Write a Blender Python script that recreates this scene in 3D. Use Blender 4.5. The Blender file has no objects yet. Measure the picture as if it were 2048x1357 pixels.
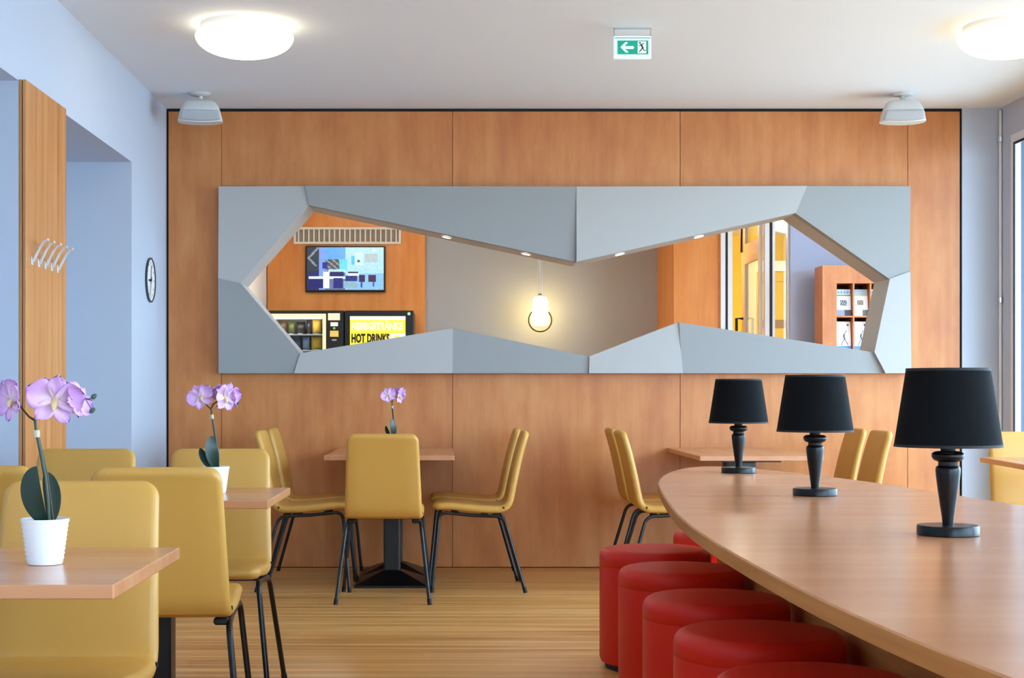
import bpy, math, random
from mathutils import Vector, Matrix
PI = math.pi
random.seed(7)
C = bpy.context.scene.collection
SC = bpy.context.scene

# ------------------------------------------------------------------ camera, world, exposure
F, CX, CY, EYE = 3000.0, 905.0, 786.0, 1.07       # focal length in px, vanishing point, eye height
def W(px, py, d):
    return Vector(((px - CX) * d / F, d, EYE - (py - CY) * d / F))
def WX(px, d): return (px - CX) * d / F
def WZ(py, d): return EYE - (py - CY) * d / F

cam = bpy.data.cameras.new('camera'); camo = bpy.data.objects.new('camera', cam); C.objects.link(camo)
camo.location = (0, 0, EYE); camo.rotation_euler = (PI / 2, 0, 0)
cam.sensor_fit = 'HORIZONTAL'; cam.sensor_width = 36; cam.lens = F / 2048 * 36
cam.shift_x = (1024 - CX) / 2048; cam.shift_y = (CY - 678.5) / 2048
cam.clip_start = 0.05; cam.clip_end = 200
SC.camera = camo

world = bpy.data.worlds.new('world'); SC.world = world; world.use_nodes = True
bg = world.node_tree.nodes['Background']
bg.inputs[0].default_value = (0.55, 0.76, 1.0, 1); bg.inputs[1].default_value = 6.5
SC.view_settings.view_transform = 'Standard'; SC.view_settings.look = 'None'
SC.view_settings.gamma = 1; SC.view_settings.use_curve_mapping = False
SC.view_settings.exposure = 1.3
sun = bpy.data.lights.new('sun', 'SUN'); sun.energy = 5; sun.angle = .02; sun.color = (1, .98, .95)
suno = bpy.data.objects.new('sun', sun); C.objects.link(suno); suno.location = (10, -20, 20)
suno.rotation_euler = Vector((.16, .62, -.7)).to_track_quat('-Z', 'Y').to_euler()     # runs along the facade: no direct patch indoors
LAMP_E, BACK_E, PENDANT_E = 1.8, 11.0, 8.0
cy = SC.cycles
cy.max_bounces = 8; cy.diffuse_bounces = 5; cy.glossy_bounces = 3; cy.transparent_max_bounces = 8
cy.sample_clamp_indirect = 6.0; cy.caustics_reflective = False; cy.caustics_refractive = False
cy.use_denoising = True

D = 9.17                      # depth of the wood wall
XL, XR, H = -1.75, 3.35, 2.81
YB = 14.0                     # back wall of the room behind
WIN = [(-1.9, 0.5), (0.8, 3.2), (3.5, 5.9), (6.2, 8.97)]
WZ0, WZ1 = 0.12, 2.61
def portal(x, y0, y1, z0, z1):
    l = bpy.data.lights.new('window_portal', 'AREA'); l.shape = 'RECTANGLE'
    l.size = z1 - z0; l.size_y = y1 - y0; l.cycles.is_portal = True
    o = bpy.data.objects.new('window_portal', l); C.objects.link(o)
    o.location = (x, (y0 + y1) / 2, (z0 + z1) / 2); o.rotation_euler = (0, PI / 2, 0)
for y0, y1 in WIN: portal(XR + 0.2, y0, y1, WZ0, WZ1)
portal(4.4, 10.6, 11.9, 0.5, 2.6)
for a, b in ((1.0, 3.1),):  # portal of the added, unseen window behind the viewer
    l = bpy.data.lights.new('window_portal', 'AREA'); l.shape = 'RECTANGLE'; l.size = b - a; l.size_y = WZ1 - WZ0; l.cycles.is_portal = True
    o = bpy.data.objects.new('window_portal', l); C.objects.link(o); o.location = ((a + b) / 2, -3.15, (WZ0 + WZ1) / 2); o.rotation_euler = (PI / 2, 0, PI)

# ------------------------------------------------------------------ materials
def lin(r, g, b):
    f = lambda c: (c / 255 / 12.92) if c / 255 <= 0.04045 else ((c / 255 + 0.055) / 1.055) ** 2.4
    return (f(r), f(g), f(b), 1)
def base(name):
    m = bpy.data.materials.new(name); m.use_nodes = True
    nt = m.node_tree; return m, nt, nt.nodes['Principled BSDF']
def mat(name, col, rough=0.5, metal=0.0, bump=0, bscale=300, emit=0, var=0.0, spec=0.5):
    m, nt, b = base(name)
    col = lin(*col)
    b.inputs['Base Color'].default_value = col
    b.inputs['Roughness'].default_value = rough; b.inputs['Metallic'].default_value = metal
    b.inputs['Specular IOR Level'].default_value = spec
    if bump or var:
        tc = nt.nodes.new('ShaderNodeTexCoord'); n = nt.nodes.new('ShaderNodeTexNoise')
        n.inputs['Scale'].default_value = bscale; n.inputs['Detail'].default_value = 3
        nt.links.new(tc.outputs['Object'], n.inputs['Vector'])
    if bump:
        bp = nt.nodes.new('ShaderNodeBump'); bp.inputs['Strength'].default_value = bump; bp.inputs['Distance'].default_value = 0.002
        nt.links.new(n.outputs['Fac'], bp.inputs['Height']); nt.links.new(bp.outputs['Normal'], b.inputs['Normal'])
    if var:
        n2 = nt.nodes.new('ShaderNodeTexNoise'); n2.inputs['Scale'].default_value = 2.2
        nt.links.new(tc.outputs['Object'], n2.inputs['Vector'])
        r = nt.nodes.new('ShaderNodeValToRGB')
        r.color_ramp.elements[0].color = tuple(c * (1 - var) for c in col[:3]) + (1,)
        r.color_ramp.elements[1].color = tuple(min(1, c * (1 + var)) for c in col[:3]) + (1,)
        r.color_ramp.elements[0].position = .3; r.color_ramp.elements[1].position = .7
        nt.links.new(n2.outputs['Fac'], r.inputs['Fac']); nt.links.new(r.outputs['Color'], b.inputs['Base Color'])
    if emit:
        b.inputs['Emission Color'].default_value = col; b.inputs['Emission Strength'].default_value = emit
    return m
def emis(name, col, strength):
    m = bpy.data.materials.new(name); m.use_nodes = True; nt = m.node_tree
    nt.nodes.remove(nt.nodes['Principled BSDF']); e = nt.nodes.new('ShaderNodeEmission')
    e.inputs[0].default_value = lin(*col); e.inputs[1].default_value = strength
    nt.links.new(e.outputs[0], nt.nodes['Material Output'].inputs[0]); return m
def wood(name, dark, mid, light, rough, sc, mott=2.5, mottamt=0.5, detail=5):
    """wood veneer; sc = noise scale along x, y, z (small along the grain)"""
    m, nt, b = base(name); N = nt.nodes; L = nt.links
    tc = N.new('ShaderNodeTexCoord'); oi = N.new('ShaderNodeObjectInfo')
    mul = N.new('ShaderNodeMath'); mul.operation = 'MULTIPLY'; mul.inputs[1].default_value = 37.0
    L.new(oi.outputs['Random'], mul.inputs[0])
    add = N.new('ShaderNodeVectorMath'); add.operation = 'ADD'
    L.new(tc.outputs['Object'], add.inputs[0]); L.new(mul.outputs[0], add.inputs[1])
    mp = N.new('ShaderNodeMapping'); mp.inputs['Scale'].default_value = sc; L.new(add.outputs[0], mp.inputs[0])
    n1 = N.new('ShaderNodeTexNoise'); n1.inputs['Scale'].default_value = 1; n1.inputs['Detail'].default_value = detail; n1.inputs['Roughness'].default_value = .6
    L.new(mp.outputs[0], n1.inputs['Vector'])
    mp2 = N.new('ShaderNodeMapping'); mp2.inputs['Scale'].default_value = tuple(mott * (s / max(sc)) ** .35 for s in sc); L.new(add.outputs[0], mp2.inputs[0])
    n2 = N.new('ShaderNodeTexNoise'); n2.inputs['Scale'].default_value = 1; n2.inputs['Detail'].default_value = 4; n2.inputs['Roughness'].default_value = .65
    L.new(mp2.outputs[0], n2.inputs['Vector'])
    mx = N.new('ShaderNodeMix'); mx.data_type = 'FLOAT'; mx.inputs[0].default_value = mottamt
    L.new(n1.outputs['Fac'], mx.inputs[2]); L.new(n2.outputs['Fac'], mx.inputs[3])
    r = N.new('ShaderNodeValToRGB'); e = r.color_ramp.elements
    e[0].position = .33; e[0].color = lin(*dark); e[1].position = .67; e[1].color = lin(*light)
    k = e.new(.5); k.color = lin(*mid)
    L.new(mx.outputs[0], r.inputs['Fac']); L.new(r.outputs['Color'], b.inputs['Base Color'])
    b.inputs['Roughness'].default_value = rough
    return m
def attr_mat(name, emit=0.0, rough=0.4):
    m, nt, b = base(name); a = nt.nodes.new('ShaderNodeAttribute'); a.attribute_name = 'print'
    nt.links.new(a.outputs['Color'], b.inputs['Base Color']); b.inputs['Roughness'].default_value = rough
    if emit:
        nt.links.new(a.outputs['Color'], b.inputs['Emission Color']); b.inputs['Emission Strength'].default_value = emit
    return m
def glass_mat(name):
    m = bpy.data.materials.new(name); m.use_nodes = True; nt = m.node_tree; nt.nodes.remove(nt.nodes['Principled BSDF'])
    t = nt.nodes.new('ShaderNodeBsdfTransparent'); t.inputs[0].default_value = (.93, .97, .97, 1)
    g = nt.nodes.new('ShaderNodeBsdfGlossy'); g.inputs['Roughness'].default_value = .02
    L = nt.links                                     # Schlick curve, the same from both sides of the pane
    lw = nt.nodes.new('ShaderNodeLayerWeight'); lw.inputs['Blend'].default_value = .5
    pw = nt.nodes.new('ShaderNodeMath'); pw.operation = 'POWER'; pw.inputs[1].default_value = 5; L.new(lw.outputs['Facing'], pw.inputs[0])
    f = nt.nodes.new('ShaderNodeMath'); f.operation = 'MULTIPLY_ADD'; f.inputs[1].default_value = .75; f.inputs[2].default_value = .03; L.new(pw.outputs[0], f.inputs[0])
    x = nt.nodes.new('ShaderNodeMixShader')
    L.new(f.outputs[0], x.inputs[0]); L.new(t.outputs[0], x.inputs[1]); L.new(g.outputs[0], x.inputs[2])
    L.new(x.outputs[0], nt.nodes['Material Output'].inputs[0]); return m

M = {}
M['wall'] = mat('wall_paint', (192, 201, 217), .8, bump=.15, bscale=120)
M['ceil'] = mat('ceiling_paint', (234, 240, 248), .85)
M['white_wall'] = mat('white_wall_paint', (236, 230, 222), .85)
M['greywall'] = mat('grey_plaster', (166, 168, 170), .85)
M['yellowwall'] = mat('yellow_wall_paint', (226, 190, 70), .8)
M['bluewall'] = mat('pale_wall_paint', (176, 190, 220), .8)
M['panel'] = wood('cherry_veneer_panel', (184, 108, 57), (200, 126, 68), (211, 142, 84), .42, (14, 14, .9), 7.0, .55)
M['backpanel'] = wood('orange_veneer_panel', (206, 120, 46), (220, 138, 58), (230, 152, 76), .4, (12, 12, 1.0), 4.0, .4)
M['pillar'] = wood('pillar_veneer', (172, 108, 58), (196, 132, 76), (212, 152, 94), .4, (30, 30, .8), 4.0, .3)
M['table'] = wood('beech_tabletop', (190, 126, 84), (198, 136, 94), (206, 146, 104), .25, (1.2, 14, 14), 3.0, .4, 2)
M['tabley'] = wood('beech_tabletop_lengthwise', (190, 126, 84), (197, 134, 92), (204, 143, 101), .23, (1.0, 8, 8), 3.0, .5, 1.5)
M['edge'] = wood('oak_edge_band', (176, 112, 56), (190, 126, 68), (202, 140, 80), .4, (2, 2, 50), 3.0, .3)
M['floor'] = wood('floor_laminate', (178, 120, 58), (214, 158, 88), (238, 190, 122), .33, (.6, 24, 24), 4.0, .15, 3)
M['leather'] = mat('mustard_leatherette', (205, 153, 70), .42, bump=.18, bscale=420)
M['red'] = mat('red_leatherette', (216, 36, 18), .46, bump=.08, bscale=350, spec=.3)
M['black'] = mat('black_powder_coat', (9, 9, 11), .35)
M['blackmatte'] = mat('black_matte', (14, 14, 15), .7)
M['lampblack'] = mat('black_lacquer', (6, 6, 7), .32, spec=.3)
M['shade'] = mat('black_shade_fabric', (9, 10, 13), .85, bump=.3, bscale=900, spec=.15)
M['white'] = mat('white_plastic', (232, 232, 230), .4)
M['porcelain'] = mat('white_ceramic', (240, 242, 245), .25)
M['speaker'] = mat('speaker_housing', (222, 222, 220), .5)
M['grille'] = mat('speaker_grille', (186, 192, 198), .6, bump=.5, bscale=900)
M['hook'] = mat('satin_chrome', (226, 229, 233), .3, .35)
M['silver'] = mat('brushed_steel', (205, 208, 212), .3, 1.0)
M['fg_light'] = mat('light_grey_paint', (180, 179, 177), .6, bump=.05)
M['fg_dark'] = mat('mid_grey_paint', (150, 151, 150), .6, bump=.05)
M['leaf'] = mat('orchid_leaf', (22, 48, 34), .35, var=.3)
M['stem'] = mat('orchid_stem', (46, 62, 44), .5)
M['twig'] = mat('orchid_twig', (62, 48, 30), .6)
M['soil'] = mat('moss', (70, 62, 40), .9, bump=.6, bscale=200)
M['opal'] = emis('opal_glass_lit', (255, 240, 206), LAMP_E)
M['opal_back'] = emis('opal_glass_lit_warm', (255, 243, 222), BACK_E)
M['opal_corr_added'] = emis('opal_glass_added_corridor', (255, 243, 222), 24)
M['pend'] = emis('pendant_glass_lit', (255, 226, 150), PENDANT_E)
M['spot'] = emis('spot_lens_lit', (255, 250, 240), 14)
M['frame_w'] = mat('white_window_frame', (228, 232, 236), .4)
M['sky_tone'] = mat('sky_tone_blue', (58, 82, 108), .5)
M['gasket'] = mat('black_gasket', (12, 14, 16), .6)
M['glass'] = glass_mat('window_glass')
M['greige'] = mat('greige_door_frame', (226, 222, 214), .5)
M['ground'] = mat('pavement', (170, 170, 168), .9, var=.1)
M['screen'] = attr_mat('lit_screen', .34, .3)
M['litprint'] = attr_mat('backlit_print', .28, .4)
M['print'] = attr_mat('printed_paper', 0, .5)
def petal_mat():
    m, nt, b = base('orchid_petal'); tc = nt.nodes.new('ShaderNodeTexCoord')
    ln = nt.nodes.new('ShaderNodeVectorMath'); ln.operation = 'LENGTH'; nt.links.new(tc.outputs['Object'], ln.inputs[0])
    r = nt.nodes.new('ShaderNodeValToRGB'); e = r.color_ramp.elements
    mm = nt.nodes.new('ShaderNodeMath'); mm.operation = 'MULTIPLY'; mm.inputs[1].default_value = 19
    nt.links.new(ln.outputs['Value'], mm.inputs[0]); nt.links.new(mm.outputs[0], r.inputs['Fac'])
    e[0].position = .05; e[0].color = lin(246, 226, 236); e[1].position = .95; e[1].color = lin(204, 150, 224)
    k = e.new(.45); k.color = lin(232, 192, 234)
    nt.links.new(r.outputs['Color'], b.inputs['Base Color']); b.inputs['Roughness'].default_value = .55
    b.inputs['Subsurface Weight'].default_value = 0.0
    return m
M['petal'] = petal_mat()
M['throat'] = mat('orchid_throat', (226, 196, 150), .5)
M['bud'] = mat('orchid_bud', (60, 84, 70), .5)

# ------------------------------------------------------------------ mesh helpers
class MB:
    def __init__(s): s.v = []; s.f = []
    def add(s, vs, fs):
        o = len(s.v); s.v += [tuple(v) for v in vs]; s.f += [tuple(i + o for i in f) for f in fs]; return s
    def box(s, x0, x1, y0, y1, z0, z1, bev=0.0):
        if bev <= 0:
            return s.add([(x, y, z) for z in (z0, z1) for y in (y0, y1) for x in (x0, x1)],
                         [(0, 2, 3, 1), (4, 5, 7, 6), (0, 1, 5, 4), (2, 6, 7, 3), (0, 4, 6, 2), (1, 3, 7, 5)])
        b = bev; V = []; idx = {}
        for i, x in enumerate((x0, x1)):
            for j, y in enumerate((y0, y1)):
                for k, z in enumerate((z0, z1)):
                    sx, sy, sz = (1, -1)[i], (1, -1)[j], (1, -1)[k]
                    idx[i, j, k] = len(V)
                    V += [(x, y + sy * b, z + sz * b), (x + sx * b, y, z + sz * b), (x + sx * b, y + sy * b, z)]
        Fc = []
        g = lambda i, j, k, a: idx[i, j, k] + a
        for a in range(2):
            Fc.append([g(a, 0, 0, 0), g(a, 1, 0, 0), g(a, 1, 1, 0), g(a, 0, 1, 0)])
            Fc.append([g(0, a, 0, 1), g(1, a, 0, 1), g(1, a, 1, 1), g(0, a, 1, 1)])
            Fc.append([g(0, 0, a, 2), g(1, 0, a, 2), g(1, 1, a, 2), g(0, 1, a, 2)])
        for p in range(2):
            for q in range(2):
                Fc.append([g(p, q, 0, 0), g(p, q, 1, 0), g(p, q, 1, 1), g(p, q, 0, 1)])
                Fc.append([g(p, 0, q, 0), g(p, 1, q, 0), g(p, 1, q, 2), g(p, 0, q, 2)])
                Fc.append([g(0, p, q, 1), g(1, p, q, 1), g(1, p, q, 2), g(0, p, q, 2)])
        for i in range(2):
            for j in range(2):
                for k in range(2): Fc.append([g(i, j, k, 0), g(i, j, k, 1), g(i, j, k, 2)])
        c = Vector(((x0 + x1) / 2, (y0 + y1) / 2, (z0 + z1) / 2)); out = []
        for f in Fc:                                             # orient outwards
            p = [Vector(V[i]) for i in f]; n = (p[1] - p[0]).cross(p[2] - p[0])
            mid = sum(p, Vector()) / len(p)
            out.append(f if n.dot(mid - c) > 0 else f[::-1])
        return s.add(V, out)
    def rings(s, rings, cap0=True, cap1=True, closed=True):
        n = len(rings[0]); V = [p for r in rings for p in r]; Fc = []
        for i in range(len(rings) - 1):
            for j in range(n if closed else n - 1):
                a, b = i * n + j, i * n + (j + 1) % n
                Fc.append((a, b, b + n, a + n))
        if cap0: Fc.append(tuple(range(n - 1, -1, -1)))
        if cap1: Fc.append(tuple((len(rings) - 1) * n + j for j in range(n)))
        return s.add(V, Fc)
    def lathe(s, prof, seg=32, c=(0, 0), cap0=True, cap1=True):
        return s.rings([[(c[0] + r * math.cos(2 * PI * j / seg), c[1] + r * math.sin(2 * PI * j / seg), z) for j in range(seg)] for r, z in prof], cap0, cap1)
    def tube(s, pts, rad, seg=10, cap=True):
        pts = [Vector(p) for p in pts]; rads = rad if isinstance(rad, (list, tuple)) else [rad] * len(pts)
        R = []; up = None
        for i, p in enumerate(pts):
            t = (pts[min(i + 1, len(pts) - 1)] - pts[max(i - 1, 0)]).normalized()
            if up is None: up = Vector((0, 0, 1)) if abs(t.z) < .9 else Vector((1, 0, 0))
            a = (up - t * up.dot(t)).normalized(); up = a; b = t.cross(a)
            R.append([p + (a * math.cos(2 * PI * j / seg) + b * math.sin(2 * PI * j / seg)) * rads[i] for j in range(seg)])
        return s.rings(R, cap, cap)
    def prism_y(s, poly, y0, y1):          # poly in (x, z) counter-clockwise seen from -y
        n = len(poly); V = [(x, y0, z) for x, z in poly] + [(x, y1, z) for x, z in poly]
        return s.add(V, [tuple(range(n)), tuple(range(2 * n - 1, n - 1, -1))] + [((j + 1) % n, j, j + n, (j + 1) % n + n) for j in range(n)])
    def xf(s, m):
        s.v = [tuple(m @ Vector(v)) for v in s.v]; return s

def obj(name, mb, m, parent=None, smooth=False, label=None, loc=None):
    if isinstance(mb, MB):
        me = bpy.data.meshes.new(name); me.from_pydata(mb.v, [], mb.f); me.update()
        if smooth:
            me.polygons.foreach_set('use_smooth', [True] * len(me.polygons))
            me.set_sharp_from_angle(angle=math.radians(smooth if smooth > 1 else 40))
        me.materials.append(m)
    else: me = mb
    o = bpy.data.objects.new(name, me); C.objects.link(o)
    if parent: o.parent = parent
    if loc: o.location = loc
    if label: o['label'] = label
    return o
def struct(name, mb, m, parent=None, **k):
    o = obj(name, mb, m, parent, **k)
    if not parent: o['kind'] = 'structure'
    return o
def tag(o, label, cat, group=None):
    o['label'] = label; o['category'] = cat
    if group: o['group'] = group
    return o
def thing(name, label, cat, loc=(0, 0, 0), rz=0, group=None):
    o = bpy.data.objects.new(name, None); C.objects.link(o); o.location = loc; o.rotation_euler = (0, 0, rz)
    o.empty_display_size = .1
    return tag(o, label, cat, group)
def dup(root, loc, rz, label, group=None):
    def cp(o, p):
        c = o.copy(); C.objects.link(c)
        if p: c.parent = p
        for ch in o.children: cp(ch, c)
        return c
    r = cp(root, None); r.location = loc; r.rotation_euler = (0, 0, rz); r['label'] = label
    if group: r['group'] = group
    return r
def arc(p0, p1, p2, r, n=6):
    """fillet of corner p1"""
    p0, p1, p2 = Vector(p0), Vector(p1), Vector(p2)
    a, b = (p0 - p1).normalized(), (p2 - p1).normalized()
    q0, q1 = p1 + a * r, p1 + b * r
    return [(q0 * (1 - t) ** 2 + p1 * 2 * t * (1 - t) + q1 * t * t) for t in [i / n for i in range(n + 1)]]
def grid_print(name, w, h, nx, ny, fn, m, parent=None, loc=None):
    """flat printed sheet in the xz plane facing -y; fn(u, v) -> sRGB 0..255, v from the top"""
    V = [(w * i / nx - w / 2, 0, h * j / ny) for j in range(ny + 1) for i in range(nx + 1)]
    Fc = [(j * (nx + 1) + i, j * (nx + 1) + i + 1, (j + 1) * (nx + 1) + i + 1, (j + 1) * (nx + 1) + i) for j in range(ny) for i in range(nx)]
    me = bpy.data.meshes.new(name); me.from_pydata(V, [], Fc); me.update()
    a = me.color_attributes.new('print', 'FLOAT_COLOR', 'CORNER'); vals = []
    for j in range(ny):
        for i in range(nx):
            vals += list(lin(*fn((i + .5) / nx, 1 - (j + .5) / ny))) * 4
    a.data.foreach_set('color', vals); me.materials.append(m)
    o = bpy.data.objects.new(name, me); C.objects.link(o)
    if parent: o.parent = parent
    if loc: o.location = loc
    return o
def text(name, body, size, m, parent, loc, width=None, bold=0.0, depth=.0015):
    cu = bpy.data.curves.new(name, 'FONT'); cu.body = body; cu.size = size; cu.extrude = depth; cu.offset = bold
    cu.align_x = 'LEFT'; cu.resolution_u = 3
    t = bpy.data.objects.new(name + '_tmp', cu); C.objects.link(t)
    bpy.context.view_layer.update()
    me = bpy.data.meshes.new_from_object(t.evaluated_get(bpy.context.evaluated_depsgraph_get()))
    bpy.data.objects.remove(t); bpy.data.curves.remove(cu)
    sx = 1.0
    if width:
        xs = [v.co.x for v in me.vertices]; sx = width / (max(xs) - min(xs))
    me.transform(Matrix.Rotation(PI / 2, 4, 'X') @ Matrix.Diagonal((sx, 1, 1, 1)))
    me.materials.clear(); me.materials.append(m); me.name = name
    o = bpy.data.objects.new(name, me); C.objects.link(o); o.parent = parent; o.location = loc
    return o

# ------------------------------------------------------------------ room shell
struct('floor', MB().box(-3.2, 4.6, -3.2, 18, -.08, 0), M['floor'])
struct('ceiling', MB().box(-3.2, 4.6, -3.2, 18, H, H + .12), M['ceil'])
struct('ground', MB().box(4.65, 40, -30, 45, -.2, -.12).box(-30, 4.65, -30, -3.25, -.2, -.12), M['ground'])
# left wall: beam over two openings, a pier, the end piece, deep recesses
N2, P0, P1 = 8.18, 6.05, 6.68
wl = MB()
wl.box(XL - .9, XL, -3.2, D + .25, 2.33, H)
wl.box(XL - .9, XL, N2, D + .25, 0, 2.33)
wl.box(XL - .9, XL, P0, P1, 0, 2.33)
wl.box(XL - 1.0, XL - .9, -3.2, D + .25, 0, H)
wl.box(XL - .9, XL, -3.2, 3.3, 0, 2.33)
struct('wall_passage', MB().box(XL - .15, XL + .02, D + .25, 18, 0, H), M['white_wall'])
struct('wall_left', wl, M['wall'])
FILL_WIN = [(1.0, 3.1)]          # unseen window added behind the viewer for frontal light
wf = MB()
for a, b in ((-3.2, 1.0), (3.1, XR + .3)): wf.box(a, b, -3.2, -3.0, 0, H)
for a, b in FILL_WIN: wf.box(a, b, -3.2, -3.0, 0, WZ0); wf.box(a, b, -3.2, -3.0, WZ1, H)
struct('wall_front', wf, M['wall'])
for n, (a, b) in enumerate(FILL_WIN, 6):
    fr = MB().box(a, a + .06, -3.12, -3.04, WZ0, WZ1).box(b - .06, b, -3.12, -3.04, WZ0, WZ1).box(a + .06, b - .06, -3.12, -3.04, WZ0, WZ0 + .06).box(a + .06, b - .06, -3.12, -3.04, WZ1 - .06, WZ1)
    w_ = struct('window_%d' % n, fr, M['frame_w'])
    obj('pane', MB().box(a + .06, b - .06, -3.085, -3.077, WZ0 + .06, WZ1 - .06), M['glass'], w_)
# right wall with windows
T = .05
wr = MB()
ys = [-3.2] + [v for w in WIN for v in w] + [D + .25]
for k in range(0, len(ys), 2): wr.box(XR, XR + T, ys[k], ys[k + 1], 0, H)
for y0, y1 in WIN:
    wr.box(XR, XR + T, y0, y1, 0, WZ0); wr.box(XR, XR + T, y0, y1, WZ1, H)
struct('wall_right', wr, M['wall'])
for n, (y0, y1) in enumerate(WIN, 1):
    x0, x1 = XR - .012, XR + .03; fw = .05
    fr = MB()
    fr.box(x0, x1, y0, y0 + fw, WZ0, WZ1); fr.box(x0, x1, y1 - fw, y1, WZ0, WZ1)
    fr.box(x0, x1, y0 + fw, y1 - fw, WZ0, WZ0 + fw); fr.box(x0, x1, y0 + fw, y1 - fw, WZ1 - fw, WZ1)
    ym = (y0 + y1) / 2
    fr.box(x0, x1, ym - .04, ym + .04, WZ0 + fw, WZ1 - fw)
    w = struct('window_%d' % n, fr, M['frame_w'])
    for a, b in ((y0 + fw, ym - .04), (ym + .04, y1 - fw)):
        g = MB(); t = .014
        g.box(x0 - .004, x0 + .004, a, a + t, WZ0 + fw, WZ1 - fw); g.box(x0 - .004, x0 + .004, b - t, b, WZ0 + fw, WZ1 - fw)
        g.box(x0 - .004, x0 + .004, a + t, b - t, WZ0 + fw, WZ0 + fw + t); g.box(x0 - .004, x0 + .004, a + t, b - t, WZ1 - fw - t, WZ1 - fw)
        obj('gasket', g, M['gasket'], w)
        obj('pane', MB().box(x0 + .006, x0 + .012, a + t, b - t, WZ0 + fw + t, WZ1 - fw - t), M['glass'], w)
    obj('sky_tone_strip', MB().box(XR + .031, XR + .16, y1 - .045, y1 + .02, WZ0, WZ1), M['sky_tone'], w)  # added strip, its colour stands in for the blue outdoor light
    struct('window_sill', MB().box(XR - .03, XR + T, y0, y1, WZ0 - .02, WZ0), M['frame_w'], w)
# white pipe in the right back corner
pp = tag(obj('corner_pipe', MB().tube([(XR - .012, D - .03, 0), (XR - .012, D - .03, H - .02)], .009, 10), M['white'], smooth=True),
         'thin white vertical pipe in the corner beside the window wall', 'pipe')
for z in (.5, 1.62, 2.6): obj('clamp', MB().lathe([(.016, z), (.016, z + .03)], 12, (XR - .012, D - .03)), M['silver'], pp)

# back wall (thick, with the opening behind the faceted frame)
hx0, hx1, hz0, hz1 = WX(470, D), WX(1792, D), WZ(722, D), WZ(403, D)
px0, px1 = WX(336, D), WX(1920, D)
wb = MB()
wb.box(XL, hx0, D + .02, D + .25, 0, H); wb.box(hx1, XR + .3, D + .02, D + .25, 0, H)
wb.box(hx0, hx1, D + .02, D + .25, 0, hz0); wb.box(hx0, hx1, D + .02, D + .25, hz1, H)
wback = struct('wall_back', wb, M['wall'])
# plain plaster strip right of the panelling is the wall itself brought forward flush
obj('plaster_strip', MB().box(px1 + .012, XR, D - .004, D + .02, 0, H), M['wall'], wback)
sg = MB(); pe = px1 + .012
for a, b, c, d in ((XL, hx0, 0, H), (hx1, pe, 0, H), (hx0, hx1, 0, hz0), (hx0, hx1, hz1, H)): sg.box(a, b, D + .013, D + .02, c, d)
obj('shadow_gap', sg, M['blackmatte'], wback)
sg = MB(); qa, qb, qc, qd = px0 + .03, px1 - .02, .03, WZ(226, D)
for a, b, c, d in ((qa, hx0, qc, qd), (hx1, qb, qc, qd), (hx0, hx1, qc, hz0), (hx0, hx1, hz1, qd)): sg.box(a, b, D + .004, D + .0125, c, d)
obj('panel_core', sg, mat('panel_core_brown', (120, 74, 44), .7), wback)
zt, zb = WZ(223.5, D), WZ(1134.5, D)
cols = [(336, 442.5), (443.5, 904.5), (905.5, 1359.5), (1360.5, 1814.5), (1815.5, 1919)]
for k, (a, b) in enumerate(cols):
    xa, xb = WX(a, D) + .004 * (k == 0), WX(b, D)
    if k in (0, 4):
        obj('wood_panel', MB().box(xa, xb, D - .004, D + .004, zb, zt, .0008), M['panel'], wback)
    else:
        obj('wood_panel', MB().box(xa, xb, D - .004, D + .004, WZ(398, D), zt, .0008), M['panel'], wback)
        obj('wood_panel', MB().box(xa, xb, D - .004, D + .004, zb, WZ(725, D), .0008), M['panel'], wback)

# ------------------------------------------------------------------ room behind the opening
rb = MB()
xg = WX(850, YB)
rb.box(xg, 2.3, YB, YB + .15, 0, H)
struct('wall_far', rb, M['greywall'])
wp = struct('trim_1', MB().box(WX(536, YB), xg, YB - .06, YB + .15, 0, H - .01, .004), M['backpanel'])
# wood clad column
dcol = 12.98
struct('trim_2', MB().box(WX(1347, dcol), WX(1441, dcol), dcol, YB, 0, H - .01, .004), M['backpanel'])
# pale wall with the leaflet rack, and outer wall of that room with an unseen window added for daylight
db = 12.9
struct('wall_side', MB().box(WX(1581, db), 4.55, db, db + .15, 0, H), M['bluewall'])
wo = MB(); wo.box(4.4, 4.6, D + .25, 10.6, 0, H); wo.box(4.4, 4.6, 11.9, 18, 0, H); wo.box(4.4, 4.6, 10.6, 11.9, 0, .5); wo.box(4.4, 4.6, 10.6, 11.9, 2.6, H)
struct('wall_outer', wo, M['wall'])
wn = MB()
for a, b, c, d in ((10.6, 10.66, .5, 2.6), (11.84, 11.9, .5, 2.6), (11.22, 11.28, .5, 2.6), (10.66, 11.84, .5, .56), (10.66, 11.84, 2.54, 2.6)): wn.box(4.42, 4.5, a, b, c, d)
w5 = struct('window_5', wn, M['frame_w'])
for a, b in ((10.66, 11.22), (11.28, 11.84)): obj('pane', MB().box(4.455, 4.465, a, b, .56, 2.54), M['glass'], w5)
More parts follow.
